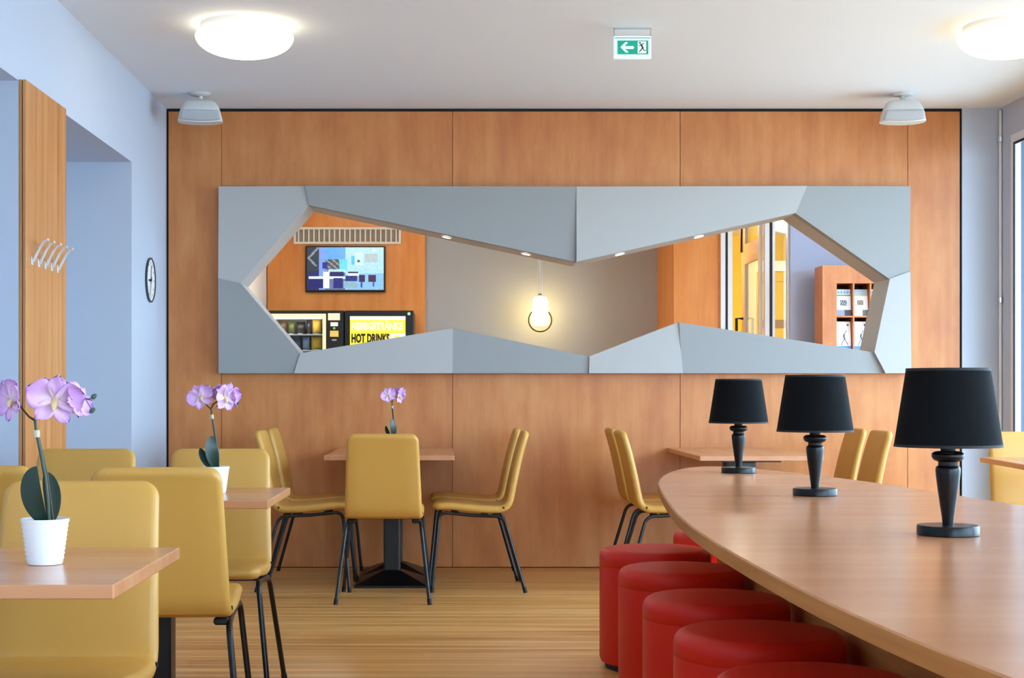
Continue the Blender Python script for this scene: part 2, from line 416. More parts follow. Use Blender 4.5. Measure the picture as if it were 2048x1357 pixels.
# corridor with yellow wall beyond the glazed partition
YC = 16.6
struct('wall_corridor', MB().box(2.0, 4.55, YC, YC + .15, 0, H), M['yellowwall'])
struct('wall_corridor_side', MB().box(2.15, 2.3, YB + .15, YC, 0, H), M['yellowwall'])
dr = MB(); dd = YC - .05
dr.box(WX(1497, dd), WX(1513, dd), dd, YC - .001, 0, WZ(522, dd)); dr.box(WX(1513, dd), WX(1585, dd), dd, YC - .001, WZ(543, dd), WZ(522, dd))
dcor = struct('door_1', dr, mat('white_door_paint', (250, 250, 252), .5))
lf = obj('door_leaf', MB().box(WX(1514, dd), WX(1584, dd), dd + .015, YC - .002, .01, WZ(544, dd)), M['yellowwall'], dcor)
for py, h in ((563, .004), (640, .09)):
    obj('leaf_rail', MB().box(WX(1516, dd), WX(1582, dd), dd + .006, dd + .015, WZ(py, dd) - h, WZ(py, dd)), mat('leaf_rail_%d' % py, (150, 120, 60), .5), lf)
# glazed partition at the corridor mouth
dg = 12.96
gp = MB()
for a, b in ((1441, 1450), (1455, 1464), (1529, 1538), (1544, 1549), (1574, 1581)):
    gp.box(WX(a, dg), WX(b, dg), dg - .02, dg + .05, 0, H - .005)
part = struct('door_2', gp, M['frame_w'])
gk = MB()
for a, b in ((1450, 1455), (1538, 1544)): gk.box(WX(a, dg), WX(b, dg), dg - .012, dg + .04, 0, H - .01)
obj('gasket', gk, M['gasket'], part)
obj('pane', MB().box(WX(1549, dg), WX(1574, dg), dg + .01, dg + .018, .05, H - .03), M['glass'], part)
# open leaf standing along the depth
xl_ = WX(1528, dg); y0_, y1_ = dg + .06, dg + .86
lfm = MB(); zt0, zt1, zl = 2.42, 2.58, 2.24
lfm.box(xl_ - .03, xl_, y0_, y0_ + .05, .02, 2.72); lfm.box(xl_ - .03, xl_, y1_ - .16, y1_, .02, 2.72)
lfm.box(xl_ - .03, xl_, y0_ + .05, y1_ - .16, zl, zt0); lfm.box(xl_ - .03, xl_, y0_ + .05, y1_ - .16, 2.66, 2.72); lfm.box(xl_ - .03, xl_, y0_ + .05, y1_ - .16, .02, .2)
leaf = obj('door_leaf', lfm, M['greige'], part)
obj('leaf_pane', MB().box(xl_ - .018, xl_ - .012, y0_ + .05, y1_ - .16, .2, zl), M['glass'], leaf)
obj('leaf_pane', MB().box(xl_ - .018, xl_ - .012, y0_ + .05, y1_ - .16, zt0, 2.66), M['glass'], leaf)
obj('leaf_gasket', MB().box(xl_ - .045, xl_ - .03, y1_ - .05, y1_ - .02, 2.36, 2.7), M['gasket'], leaf)
obj('door_handle', MB().tube([(xl_ - .03, y1_ - .08, 1.75), (xl_ - .09, y1_ - .08, 1.75), (xl_ - .09, y1_ - .08, 1.55), (xl_ - .03, y1_ - .08, 1.55)], .014, 8), M['black'], leaf, True)

# ------------------------------------------------------------------ faceted grey frame
DF = 9.09
def Q(px, py): return (WX(px, DF), WZ(py, DF))
O = [Q(437, 373), Q(610, 373), Q(1153, 373), Q(1613, 373), Q(1821, 373), Q(1821, 543), Q(1821, 747), Q(1770, 747), Q(1365, 747), Q(1178, 747), Q(905, 747), Q(588, 747), Q(437, 747), Q(437, 557)]
I1, I2, I3, I5, I6, I7, I8, I9, I10, I12 = [Q(*p) for p in ((618, 411), (1153, 524), (1590, 427), (1780, 558), (1748, 705), (1357, 645), (1179, 714), (906, 657), (600, 707), (481, 567))]
frame = thing('faceted_frame', 'large faceted frame in two greys around the opening in the wood wall', 'frame', (0, DF, 0))
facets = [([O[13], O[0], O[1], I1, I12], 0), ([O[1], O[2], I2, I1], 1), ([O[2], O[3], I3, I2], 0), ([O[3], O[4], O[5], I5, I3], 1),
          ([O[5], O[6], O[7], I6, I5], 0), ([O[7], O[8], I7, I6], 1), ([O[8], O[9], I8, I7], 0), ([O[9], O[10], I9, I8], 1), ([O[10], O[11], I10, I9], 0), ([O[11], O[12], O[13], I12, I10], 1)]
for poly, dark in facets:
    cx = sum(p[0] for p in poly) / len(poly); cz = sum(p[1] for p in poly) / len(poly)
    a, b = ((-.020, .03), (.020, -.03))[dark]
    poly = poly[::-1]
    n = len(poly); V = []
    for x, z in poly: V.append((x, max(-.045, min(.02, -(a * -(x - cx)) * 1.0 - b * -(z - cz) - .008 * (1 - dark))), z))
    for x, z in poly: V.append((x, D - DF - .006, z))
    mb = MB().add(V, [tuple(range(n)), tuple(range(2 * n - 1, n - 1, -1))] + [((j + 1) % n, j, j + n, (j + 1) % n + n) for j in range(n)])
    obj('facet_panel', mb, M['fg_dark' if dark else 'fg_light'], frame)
inner = [I1, I2, I3, I5, I6, I7, I8, I9, I10, I12]       # clockwise from front
rv = MB(); n = len(inner)
def offs(p, k):                      # push outwards from the opening's middle a little
    return p
y0, y1 = D - DF - .006, D + .26 - DF
cxy = (sum(p[0] for p in inner) / n, sum(p[1] for p in inner) / n)
out = [(p[0] + .012 * (1 if p[0] > cxy[0] else -1), p[1] + .012 * (1 if p[1] > cxy[1] else -1)) for p in inner]
V = [(x, y0, z) for x, z in inner] + [(x, y1, z) for x, z in inner] + [(x, y0, z) for x, z in out] + [(x, y1, z) for x, z in out]
Fc = []
for j in range(n):
    k = (j + 1) % n
    Fc += [(j, k, k + n, j + n), (j + 2 * n, j + 3 * n, k + 3 * n, k + 2 * n), (j, j + 2 * n, k + 2 * n, k), (j + n, k + n, k + 3 * n, j + 3 * n)]
obj('reveal', rv.add(V, Fc), M['fg_light'], frame)
# spotlights sunk in the soffit of the opening
def spot(px, A, B, lab):
    t = (WX(px, DF) - A[0]) / (B[0] - A[0]); z = A[1] + (B[1] - A[1]) * t
    ang = math.atan2(B[1] - A[1], B[0] - A[0])
    r = thing('spotlight', lab, 'spotlight', (A[0] + (B[0] - A[0]) * t, D + .04, z), 0, 'small spotlights in the soffit of the opening')
    r.rotation_euler = (0, -ang, 0)
    obj('rim', MB().lathe([(.026, -.001), (.034, -.001), (.034, -.005), (.03, -.008), (.026, -.008)], 20, cap0=False, cap1=False), M['white'], r, True)
    obj('lens', MB().lathe([(.026, -.004), (.02, -.007), (.004, -.008)], 20), M['spot'], r, True)
spot(893, I1, I2, 'small lit spotlight in the soffit, leftmost of four above the opening')
spot(1054, I1, I2, 'small lit spotlight in the soffit left of the downward point, above the pendant lamp')
spot(1243, I2, I3, 'small lit spotlight in the soffit, just right of the downward point')
spot(1403, I2, I3, 'small lit spotlight in the soffit above the wood column, rightmost of four')

# ------------------------------------------------------------------ things in the room behind
yv = YB - .06
# ventilation grille
vx0, vx1, vz0, vz1 = WX(588, yv), WX(802, yv), WZ(489, yv), WZ(455, yv)
v = thing('air_grille', 'white ventilation grille with vertical slats above the television', 'grille', ((vx0 + vx1) / 2, yv, vz0))
w2, hh = (vx1 - vx0) / 2, vz1 - vz0
f = MB().box(-w2, w2, -.025, 0, 0, .022, .002).box(-w2, w2, -.025, 0, hh - .022, hh, .002).box(-w2, -w2 + .02, -.025, 0, .022, hh - .022).box(w2 - .02, w2, -.025, 0, .022, hh - .022)
obj('grille_frame', f, mat('grille_paint', (228, 220, 206), .5), v)
obj('backing', MB().box(-w2 + .02, w2 - .02, -.006, -.001, .022, hh - .022), mat('duct_dark', (150, 140, 128), .8), v)
sl = None
for k in range(20):
    x = -w2 + .02 + (2 * w2 - .04) * (k + .5) / 20
    if sl is None:
        sl = obj('slat', MB().box(-.006, .006, -.022, -.007, .022, hh - .022), mat('slat_paint', (232, 226, 214), .5), v, loc=(x, 0, 0))
    else:
        s2 = sl.copy(); C.objects.link(s2); s2.location.x = x
# television
tx0, tx1, tz0, tz1 = WX(612, yv), WX(771, yv), WZ(585, yv), WZ(493, yv)
tv = thing('television', 'wall mounted flat television showing a blue room, on the orange wood panel', 'television', ((tx0 + tx1) / 2, yv, tz0))
w2, hh = (tx1 - tx0) / 2, tz1 - tz0
obj('housing', MB().box(-w2, w2, -.05, -.0005, 0, hh, .006), M['black'], tv)
rnd = random.Random(3)
def tvimg(u, v):
    if u < .16:
        c = (40, 52, 66) if v < .55 else (30, 36, 92)
        if abs((u - .02) - .13 * abs((v * 4) % 2 - 1)) < .018 and v < .45: c = (120, 130, 140)
    elif u < .5: c = (84, 150, 238) if v < .3 else (90, 104, 140)
    else: c = (150, 196, 250)
    if .16 <= u < .23: c = (110, 140, 220)
    if .24 < u < .52 and .28 < v < .55:
        k = (int(u * 60) * 7 + int(v * 40) * 13) % 5
        c = ((52, 62, 74), (110, 120, 120), (60, 74, 90), (150, 140, 130), (44, 60, 84))[k]
        if u > .42: c = (90, 190, 246)
    if u > .52 and v > .62: c = (120, 170, 226)
    for (a, b, cc, d, col) in ((.58, .64, .2, .4, (60, 170, 226)), (.62, .73, .12, .42, (168, 206, 226)), (.76, .92, .14, .36, (150, 170, 176)), (.66, .69, .3, .36, (80, 60, 60)),
                               (.86, .9, .06, .1, (236, 250, 255)), (.2, .27, .36, .5, (24, 40, 130)), (.28, .5, .52, .6, (160, 200, 250)), (.3, .48, .58, .7, (22, 28, 84)),
                               (.02, .5, .68, .74, (220, 238, 255)), (.02, .21, .74, .97, (24, 26, 96)), (.34, .47, .72, .97, (28, 30, 110)), (.21, .29, .58, .96, (208, 246, 255)),
                               (.53, .67, .57, .62, (26, 34, 60)), (.53, .68, .62, .67, (226, 240, 255)), (.5, .66, .67, .8, (30, 40, 110)), (.48, .66, .8, .97, (120, 160, 180)),
                               (.68, .76, .65, .82, (44, 30, 70)), (.8, .9, .65, .82, (60, 30, 66)), (.7, .72, .82, .94, (30, 50, 160)), (.86, .88, .82, .92, (60, 80, 170))):
        if a < u < b and cc < v < d: c = col
    k = .92 + .13 * rnd.random()
    return tuple(min(255, q * k) for q in c)
grid_print('screen', 2 * w2 - .03, hh - .035, 90, 54, tvimg, M['screen'], tv, (0, -.051, .02))
# vending machines
dm = 13.3
def zv(py): return WZ(py, dm)
def xv(px): return WX(px, dm)
# snack machine
x0, x1, zt_ = xv(520), xv(687), zv(621.5)
vm = thing('snack_machine', 'black snack vending machine with a lit glass front, left of the drinks machine', 'vending machine', ((x0 + x1) / 2, dm, 0))
cxm = (x0 + x1) / 2
body = MB(); lx0, lx1 = x0 - cxm, x1 - cxm; gx1 = xv(652) - cxm; gz0 = .45
gzt = zv(628)
body.box(lx0, lx1, .0, .58, 0, gz0, .004); body.box(lx0, lx1, 0, .58, gzt, zt_, .003); body.box(gx1, lx1, 0, .58, gz0, gzt); body.box(lx0, lx0 + .02, 0, .58, gz0, gzt); body.box(lx0 + .02, gx1, .45, .58, gz0, gzt)
obj('cabinet', body, M['black'], vm)
tr = MB(); th = .03
tr.box(lx0 + .02, gx1, -.012, .01, gzt - th, gzt); tr.box(gx1 - th, gx1, -.012, .01, gz0, gzt - th); tr.box(lx0 + .02, lx0 + .05, -.012, .01, gz0, gzt - th); tr.box(lx0 + .05, gx1 - th, -.012, .01, gz0, gz0 + th)
obj('lit_surround', tr, emis('lit_surround', (255, 238, 190), .48), vm)
obj('shelf', MB().box(lx0 + .02, gx1, .06, .45, zv(668) - .012, zv(668)), M['silver'], vm)
obj('shelf', MB().box(lx0 + .02, gx1, .06, .45, zv(700) - .012, zv(700)), M['silver'], vm)
for k in range(3): obj('shelf', MB().box(lx0 + .02, gx1, .06, .45, 1.22 - .2 * k - .012, 1.22 - .2 * k), M['silver'], vm)
obj('light_tube', MB().tube([(lx0 + .05, .03, gzt - .035), (gx1 - .04, .03, gzt - .035)], .01, 8), emis('machine_tube', (255, 244, 220), 12), vm, True)
for k, (a, b, c, d, col) in enumerate(((656, 680, 627, 641, (216, 212, 190)), (661, 676, 645, 653, (220, 216, 206)), (660, 677, 662, 674, (216, 178, 84)))):
    obj('notice', MB().box(xv(a) - cxm, xv(b) - cxm, -.004, -.0002, zv(d), zv(c)), mat('notice_%d' % k, col, .5, emit=.1), vm)
obj('button', MB().tube([(xv(668.5) - cxm, -.008, zv(657)), (xv(668.5) - cxm, -.0002, zv(657))], .011, 12), mat('green_button', (90, 160, 70), .4, emit=.4), vm, True)
obj('coin_slot', MB().box(xv(664) - cxm, xv(673) - cxm, -.006, -.0002, zv(682), zv(679)), M['silver'], vm)
obj('pane', MB().box(lx0 + .05, gx1 - th, -.004, .0, gz0 + th, gzt - th), M['glass'], vm)
packs = [(557, 573, 641, 668, 'brown', (92, 60, 34)), (575, 590, 643, 668, 'olive green', (88, 92, 40)), (592, 610, 644, 668, 'orange topped black', (40, 34, 36)), (613, 622, 640, 668, 'dark violet', (56, 44, 70)), (624, 642, 640, 668, 'gold', (226, 182, 70)),
         (584, 602, 675, 700, 'navy blue', (36, 48, 92)), (604, 618, 674, 700, 'pale blue', (150, 172, 206)), (622, 645, 673, 700, 'bright yellow', (250, 204, 50))]
for k, (a, b, c, d, nm, col) in enumerate(packs):
    dp = dm + .14; xa, xb, za, zb_ = WX(a, dp), WX(b, dp), zv(d) + .0005, WZ(c, dp)
    m_ = mat('packet_%d' % k, col, .35)
    w_, h_ = (xb - xa) / 2, zb_ - za
    p = thing('snack_packet', nm + ' snack packet on the %s shelf of the vending machine' % ('upper' if d < 690 else 'lower'), 'packet', ((xa + xb) / 2, dp + .04, za), 0, 'snack packets in the vending machine')
    R = []
    for q in range(7):                                   # pillow bag with pinched ends
        t = q / 6; th_ = .004 + .034 * math.sin(PI * t) ** .6
        R.append([(w_ * sx, th_ * sy, h_ * t) for sx, sy in ((-1, -.12), (-.6, -.9), (0, -1), (.6, -.9), (1, -.12), (1, .12), (.6, .9), (0, 1), (-.6, .9), (-1, .12))])
    obj('bag', MB().rings(R), m_, p, 60)
    obj('price_tag', MB().box(-w_ * .6, w_ * .6, -.062, -.058, -.012, .006), mat('price_tag_%d' % k, (240, 236, 226) if k % 3 else (230, 130, 90), .5), p)
# hot drinks machine
x0, x1 = xv(689), xv(827); cxm = (x0 + x1) / 2
hm = thing('drinks_machine', 'black hot drinks machine with a backlit yellow front panel', 'vending machine', (cxm, dm, 0))
obj('cabinet', MB().box(x0 - cxm, x1 - cxm, 0, .58, 0, zt_, .006), M['black'], hm)
def drink(u, v):
    c = (232, 206, 44)
    if v < .03: c = (252, 244, 200)
    n = math.sin(u * 31 + v * 17) + math.sin(u * 13 - v * 29)
    if v > .15 and u > .66 - .25 * (v - .15): c = (255, 250, 236) if n > -.6 else (240, 214, 90)
    if v > .3: c = (214, 170, 40) if n < .2 else (190, 120, 30)
    return c
pxw = xv(811) - xv(700); pcx = (xv(811) + xv(700)) / 2 - cxm; ptop = zv(633)
grid_print('front_panel', pxw, 1.0, 30, 60, drink, M['litprint'], hm, (pcx, -.004, ptop - 1.0))
obj('panel_edge', MB().box(pcx - pxw / 2, pcx + pxw / 2, -.0035, -.0002, ptop - 1.0, ptop), M['blackmatte'], hm)
text('lettering', 'HEISSGETRÄNKE', .088, emis('cream_lettering', (255, 248, 200), .5), hm, (pcx - pxw / 2 + .012, -.007, zv(660)), xv(806) - xv(703), .006)
text('lettering', 'HOT DRINKS', .104, M['blackmatte'], hm, (pcx - pxw / 2 + .012, -.007, zv(685)), xv(780) - xv(704), .005)
obj('indicator', MB().tube([(xv(818) - cxm, -.008, zv(628)), (xv(818) - cxm, -.0002, zv(628))], .014, 12), mat('indicator_green', (120, 170, 120), .3, emit=.6), hm, True)
# pendant lamp with a ring
dp = 13.72
pc = W(1080, 622, dp)
pl = thing('pendant_lamp', 'lit opal glass pendant lamp with a dark metal ring, hanging before the grey wall', 'lamp', (pc.x, dp, 0))
zt2, zb2 = WZ(594, dp), WZ(652, dp)
obj('glass_shade', MB().lathe([(.01, zb2), (.062, zb2 + .004), (.073, zb2 + .02), (.079, zb2 + .09), (.068, zt2 - .03), (.058, zt2 - .004), (.02, zt2)], 28), M['pend'], pl, True)
obj('cap', MB().lathe([(.02, zt2), (.024, zt2 + .008), (.012, zt2 + .03)], 16), M['silver'], pl, True)
obj('cord', MB().tube([(0, 0, zt2 + .03), (0, 0, H - .03)], .0035, 6), M['silver'], pl)
obj('cord', MB().tube([(-.022, 0, zt2), (-.012, 0, H - .03)], .0018, 6), M['silver'], pl)
obj('cord', MB().tube([(.022, 0, zt2), (.012, 0, H - .03)], .0018, 6), M['silver'], pl)
obj('ceiling_rose', MB().lathe([(.05, H), (.05, H - .02), (.02, H - .03)], 20), M['white'], pl, True)
rc = WZ(641, dp); rg = MB(); rr = .103
rg.tube([(rr * math.cos(2 * PI * t / 40), -.02, rc + rr * math.sin(2 * PI * t / 40)) for t in range(41)], .008, 8)
obj('ring', rg, mat('dark_brass', (70, 58, 34), .35, .6), pl, True)
# leaflet rack
dk = 12.45
kx0, kx1, kzt = WX(1645, dk), 4.02, WZ(531, dk)
rk = thing('leaflet_rack', 'tall wooden leaflet rack with pigeonholes against the pale wall', 'rack', ((kx0 + kx1) / 2, dk, 0))
kc = (kx0 + kx1) / 2; kd = .27
cw = (WX(1743, dk) - WX(1675, dk)) / 2; cstart = WX(1673.5, dk); zr = [WZ(567, dk) - .282 * k for k in range(6)]
zr = [WZ(567, dk), WZ(633.5, dk), WZ(700, dk), WZ(766, dk), WZ(833, dk)]
kb = MB(); tpl = .016
kb.box(kx0 - kc, cstart - kc, 0, kd, 0, kzt)                                # wide left stile
ncol = 3; cend = cstart + ncol * cw
kb.box(cend - kc, kx1 - kc, 0, kd, 0, kzt)
kb.box(cstart - kc, cend - kc, 0, kd, zr[0], kzt); kb.box(cstart - kc, cend - kc, 0, kd, 0, zr[-1])
obj('carcass', kb, M['panel'], rk)
obj('back_board', MB().box(cstart - kc, cend - kc, kd - .012, kd - .001, zr[-1], zr[0]), mat('rack_back', (74, 50, 38), .7), rk)
for k in range(1, ncol): obj('divider', MB().box(cstart + k * cw - kc - .006, cstart + k * cw - kc + .006, .002, kd - .012, zr[-1], zr[0]), M['panel'], rk)
for z in zr[1:-1]: obj('shelf', MB().box(cstart - kc, cend - kc, .0015, kd - .012, z - .006, z + .006), M['panel'], rk)
def br_a(u, v):
    c = (222, 232, 242)
    if v < .18: c = (186, 212, 232)
    if .06 < v < .16 and int(u * 14) % 3: c = (120, 160, 200)
    if .2 < v < .25: c = (104, 140, 66)
    if .42 < v < .62 and .25 < u < .7: c = (70, 92, 110) if (int(u * 20) + int(v * 20)) % 3 else (180, 190, 200)
    if .78 < v: c = (150, 160, 176) if u < .55 else (70, 66, 84)
    return c
def br_b(u, v):
    c = (232, 232, 240)
    if v < .2: c = (170, 190, 210) if int(v * 40) % 2 else (120, 140, 160)
    if .2 < v < .26: c = (170, 180, 60)
    if .4 < v < .6 and .25 < u < .68: c = (110, 110, 100) if (int(u * 22) + int(v * 18)) % 4 else (190, 170, 120)
    if .78 < v: c = (226, 224, 224) if u < .6 else (100, 110, 100)
    return c
def br_c(u, v):
    c = (240, 244, 248)
    if v > .88: c = (84, 150, 210)
    if (u - .8) ** 2 * .3 + (v - .12) ** 2 < .0016: c = (40, 40, 48)
    def seg(a, b, w):
        ax, ay = a; bx, by = b; t = max(0, min(1, ((u - ax) * (bx - ax) + (v - ay) * (by - ay)) / ((bx - ax) ** 2 + (by - ay) ** 2)))
        return (u - ax - t * (bx - ax)) ** 2 * .4 + (v - ay - t * (by - ay)) ** 2 < w * w
    if seg((.5, .48), (.55, .62), .03) or seg((.55, .62), (.3, .85), .018) or seg((.55, .62), (.78, .84), .018) or seg((.52, .5), (.68, .34), .015) or seg((.5, .5), (.42, .6), .015): c = (50, 70, 110)
    return c
specs = [(0, 1, br_a, 'white leaflet with a green stripe in the upper left pigeonhole of the rack'), (1, 1, br_b, 'white leaflet with a yellow stripe in the upper middle pigeonhole of the rack'),
         (2, 1, br_a, 'leaflet half hidden by the frame in the upper right pigeonhole of the rack'), (0, 2, br_c, 'white leaflet with a running figure in the lower left pigeonhole of the rack'),
         (1, 2, br_c, 'white leaflet with a running figure in the lower middle pigeonhole of the rack')]
for ccol, row, fn, lab in specs:
    xx = cstart + (ccol + .5) * cw; zz = zr[row] + .0065; hgt = .225 if row == 1 else .232; wid = cw - .022
    b_ = thing('leaflet', lab, 'leaflet', (xx, dk + .035, zz), 0, 'leaflets in the rack')
    sh = Matrix.Rotation(-.12, 4, 'X')
    obj('pages', MB().box(-wid / 2, wid / 2, .001, .012, 0, hgt).xf(sh), M['white'], b_)
    g_ = grid_print('cover', wid, hgt, 28, 44, fn, M['print'], b_); g_.rotation_euler = (-.12, 0, 0)

# ------------------------------------------------------------------ ceiling lamps, exit sign, speakers
def dome(name, loc, lab, m, group, r=.232):
    t = thing(name, lab, 'ceiling lamp', loc, 0, group)
    obj('mount', MB().lathe([(r * .9, 0), (r * .9, -.035), (r * .8, -.04)], 40), M['white'], t, True)
    prof = [(r * .84, -.036), (r * .97, -.04), (r, -.055)] + [(r * math.cos(a) ** .9 if a < 1.55 else .002, -.055 - .095 * math.sin(a)) for a in [PI / 2 * k / 12 for k in range(1, 13)]]
    obj('glass_dome', MB().lathe(prof, 48), m, t, 60)
    return t
G = 'round opal ceiling lamps'
dome('ceiling_lamp', (WX(488, 7.08), 7.1, H), 'round lit opal ceiling lamp above the left tables, nearest the left wall', M['opal'], G)
dome('ceiling_lamp', (WX(2021, 7.08), 7.1, H), 'round lit opal ceiling lamp cut off by the right picture edge', M['opal'], G)
for x, y, w_ in ((-.99, 3.6, 'above the nearest left table'), (2.66, 3.6, 'above the biggest table lamp'), (-.99, .2, 'behind the viewer on the left'), (2.66, .2, 'behind the viewer on the right')):  # unseen lamps, added to light the foreground from above and in front
    dome('ceiling_lamp', (x, y, H), 'added unseen opal ceiling lamp out of the picture ' + w_, M['opal'], G)
for x, y, w_ in ((-.9, 12.3, 'before the television wall'), (.7, 11.2, 'before the grey wall'), (3.95, 14.75, 'added unseen in the yellow corridor'), (2.62, 14.5, 'at the mouth of the yellow corridor'), (3.4, 11.0, 'before the leaflet rack')):  # both corridor lamps are added out of view to brighten wall and door leaf
    dome('ceiling_lamp', (x, y, H), 'round lit opal ceiling lamp in the room behind, ' + w_, M['opal_corr_added'] if 'corridor' in w_ else M['opal_back'], 'ceiling lamps of the room behind')
# exit sign
de = 7.15
ex = WX(1264.5, de)
es = thing('exit_sign', 'green and white emergency exit sign with a left arrow hanging from the ceiling', 'sign', (ex, de, H))
sw = (WX(1302, de) - WX(1227.5, de)) / 2; z0e, z1e = WZ(118, de) - H, WZ(73, de) - H
obj('housing', MB().box(-sw, sw, -.012, .012, z0e, z1e, .002), mat('sign_housing', (214, 240, 244), .4, emit=.2), es)
obj('top_edge', MB().box(-sw + .004, sw - .002, -.0135, -.012, z1e - .012, z1e - .008), mat('sign_edge', (150, 160, 175), .5), es)
gx0, gx1_, gz0_, gz1_ = -sw + .017, sw - .014, WZ(110, de) - H, WZ(82.5, de) - H
obj('green_panel', MB().box(gx0, gx1_, -.0145, -.012, gz0_, gz1_), mat('sign_green', (0, 140, 118), .4, emit=.28), es)
we = emis('sign_white', (226, 255, 250), .46); blk = M['blackmatte']
SX, SZ = de / F, de / F
def sp(u, v): return (WX(1200 + u / 15.75, de) - ex, WZ(50 + v / 15.75, de) - H)      # pixels of the zoomed crop
def poly(mb, pts): mb.prism_y([sp(*p) for p in pts][::-1] if sum((pts[i][0] - pts[i - 1][0]) * (pts[i][1] + pts[i - 1][1]) for i in range(len(pts))) < 0 else [sp(*p) for p in pts], -.016, -.0145)
ar = MB()
poly(ar, [(630, 722), (790, 565), (860, 565), (860, 590), (760, 690), (1040, 690), (1065, 735), (1040, 780), (770, 780), (880, 870), (880, 890), (800, 890)])
obj('arrow', ar, we, es)
dp_ = MB(); poly(dp_, [(1175, 540), (1440, 540), (1440, 915), (1175, 915)]); obj('door_symbol', dp_, we, es)
mn = MB()
def limb(a, b, w):
    ax, ay = a; bx, by = b; L = math.hypot(bx - ax, by - ay); nx, ny = -(by - ay) / L * w, (bx - ax) / L * w
    pts = [(ax + nx, ay + ny), (bx + nx, by + ny), (bx - nx, by - ny), (ax - nx, ay - ny)]
    P = [sp(*p) for p in pts]
    ar_ = sum(P[i - 1][0] * P[i][1] - P[i][0] * P[i - 1][1] for i in range(4))
    mn.prism_y(P if ar_ > 0 else P[::-1], -.0172, -.016)
for a, b, w in (((1222, 575), (1268, 605), 22), ((1275, 630), (1340, 760), 26), ((1290, 640), (1370, 600), 12), ((1270, 640), (1215, 690), 10), ((1330, 750), (1260, 830), 16), ((1260, 830), (1220, 880), 12), ((1335, 760), (1370, 825), 14), ((1370, 825), (1425, 828), 12)): limb(a, b, w)
obj('running_figure', mn, blk, es)
br = MB()
br.box(-sw - .003, sw + .003, -.006, .006, -.004, 0)
for s in (-1, 1): br.box(s * (sw - .002) - .0025, s * (sw - .002) + .0025, -.004, .004, z1e, -.006)
obj('bracket', br, mat('bracket_grey', (176, 180, 186), .5), es)
# loudspeakers
def speaker(px, lab, tilt):
    ds = 8.72; x = WX(px, ds)
    t = thing('loudspeaker', lab, 'speaker', (x, ds, H), tilt, 'ceiling loudspeakers'); t.scale = (1, 1, .93)
    obj('mount_plate', MB().lathe([(.06, 0), (.062, -.006), (.05, -.014), (.02, -.018)], 28), M['speaker'], t, True)
    obj('neck', MB().tube([(0, 0, -.012), (0, .0, -.05)], .014, 12), M['speaker'], t, True)
    R = []
    # housing profile from top to bottom: (z, half width, y front, y back)
    for z, hw, yf, yb in ((-.042, .05, -.03, .05), (-.05, .078, -.05, .07), (-.065, .095, -.066, .085), (-.09, .107, -.082, .09), (-.118, .117, -.094, .085), (-.15, .124, -.078, .07), (-.178, .130, -.058, .05)):
        ring = []
        for j in range(32):
            a = 2 * PI * j / 32; ca, sa = math.cos(a), math.sin(a); e = .45
            xx = hw * math.copysign(abs(ca) ** e, ca); yy = math.copysign(abs(sa) ** e, sa)
            yy = (yb if yy > 0 else -yf) * yy
            zz = z - (.012 * (1 - (xx / hw) ** 2) if z < -.15 else 0)
            ring.append((xx, yy, zz))
        R.append(ring)
    obj('housing', MB().rings(R), M['speaker'], t, 50)
    g = MB(); rows = []
    for k in range(6):
        t_ = k / 5; z = -.121 - t_ * .05; hw = .106 + .011 * t_; y = -.096 + .034 * t_
        rows.append([(hw * (i / 8 - 1), y - .004, z - .011 * t_ * (1 - (i / 8 - 1) ** 2)) for i in range(17)])
    g.rings(rows, False, False, False)
    go = obj('grille', g, M['grille'], t, True)
    md = go.modifiers.new('s', 'SOLIDIFY'); md.thickness = .004
    return t
speaker(401, 'white ceiling loudspeaker above the left end of the wood wall', .12)
speaker(1805, 'white ceiling loudspeaker above the right end of the wood wall', -.15)

# ------------------------------------------------------------------ left wall: wood board with coat hooks, clock
rack = thing('coat_rack', 'tall wooden board on the left pier with five silver coat hooks', 'coat rack', (XL, (P0 + P1) / 2, 0))
hl = (P1 - P0) / 2
obj('board', MB().box(.016, .03, -hl, hl, .0, 2.335, .0015), M['pillar'], rack)
obj('backing_board', MB().box(.001, .0125, -hl, hl, .0, 2.335, .001), M['pillar'], rack)
obj('shadow_joint', MB().box(.0124, .0161, -hl + .006, hl - .006, .0, 2.33), M['blackmatte'], rack)
hk = MB().tube([(.03, 0, -.028), (.037, 0, -.026), (.05, -.004, 0), (.066, -.008, .03), (.085, -.012, .052), (.102, -.016, .058)], [.009, .008, .0075, .007, .0065, .006], 10)
hk.box(.03, .034, -.012, .012, -.045, -.01, .001)
h0 = None
for k in range(5):
    y = -.235 + .1 * k
    if h0 is None: h0 = obj('hook', hk, M['hook'], rack, True, loc=(0, y, WZ(516, 6.3)))
    else:
        h1 = h0.copy(); C.objects.link(h1); h1.location = (0, y, WZ(516, 6.3))
# clock
ck = thing('wall_clock', 'round white wall clock with a dark rim on the left wall', 'clock', (XL, 8.665, WZ(560.5, 8.66)))
rc_ = Matrix.Rotation(PI / 2, 4, 'Y')
obj('face', MB().lathe([(.122, .0005), (.122, .006)], 40).xf(rc_), mat('clock_face', (240, 240, 236), .5), ck, True)
obj('rim', MB().lathe([(.121, .004), (.121, .012), (.124, .0135), (.13, .011), (.13, .001)], 40, cap0=False, cap1=False).xf(rc_), mat('clock_rim', (48, 54, 58), .35), ck, True)
hd = mat('clock_hand', (40, 34, 30), .5)
def hand(name, ang, l0, l1, w, x):
    m_ = MB().box(x, x + .0015, -w, w, -l0, l1).xf(Matrix.Rotation(ang, 4, 'X')); obj(name, m_, hd, ck)
hand('minute_hand', -.12, .02, .085, .004, .009); hand('hour_hand', 1.65, .03, .055, .0065, .0072); hand('second_hand', PI - .42, .02, .1, .003, .0108)
tk = MB()
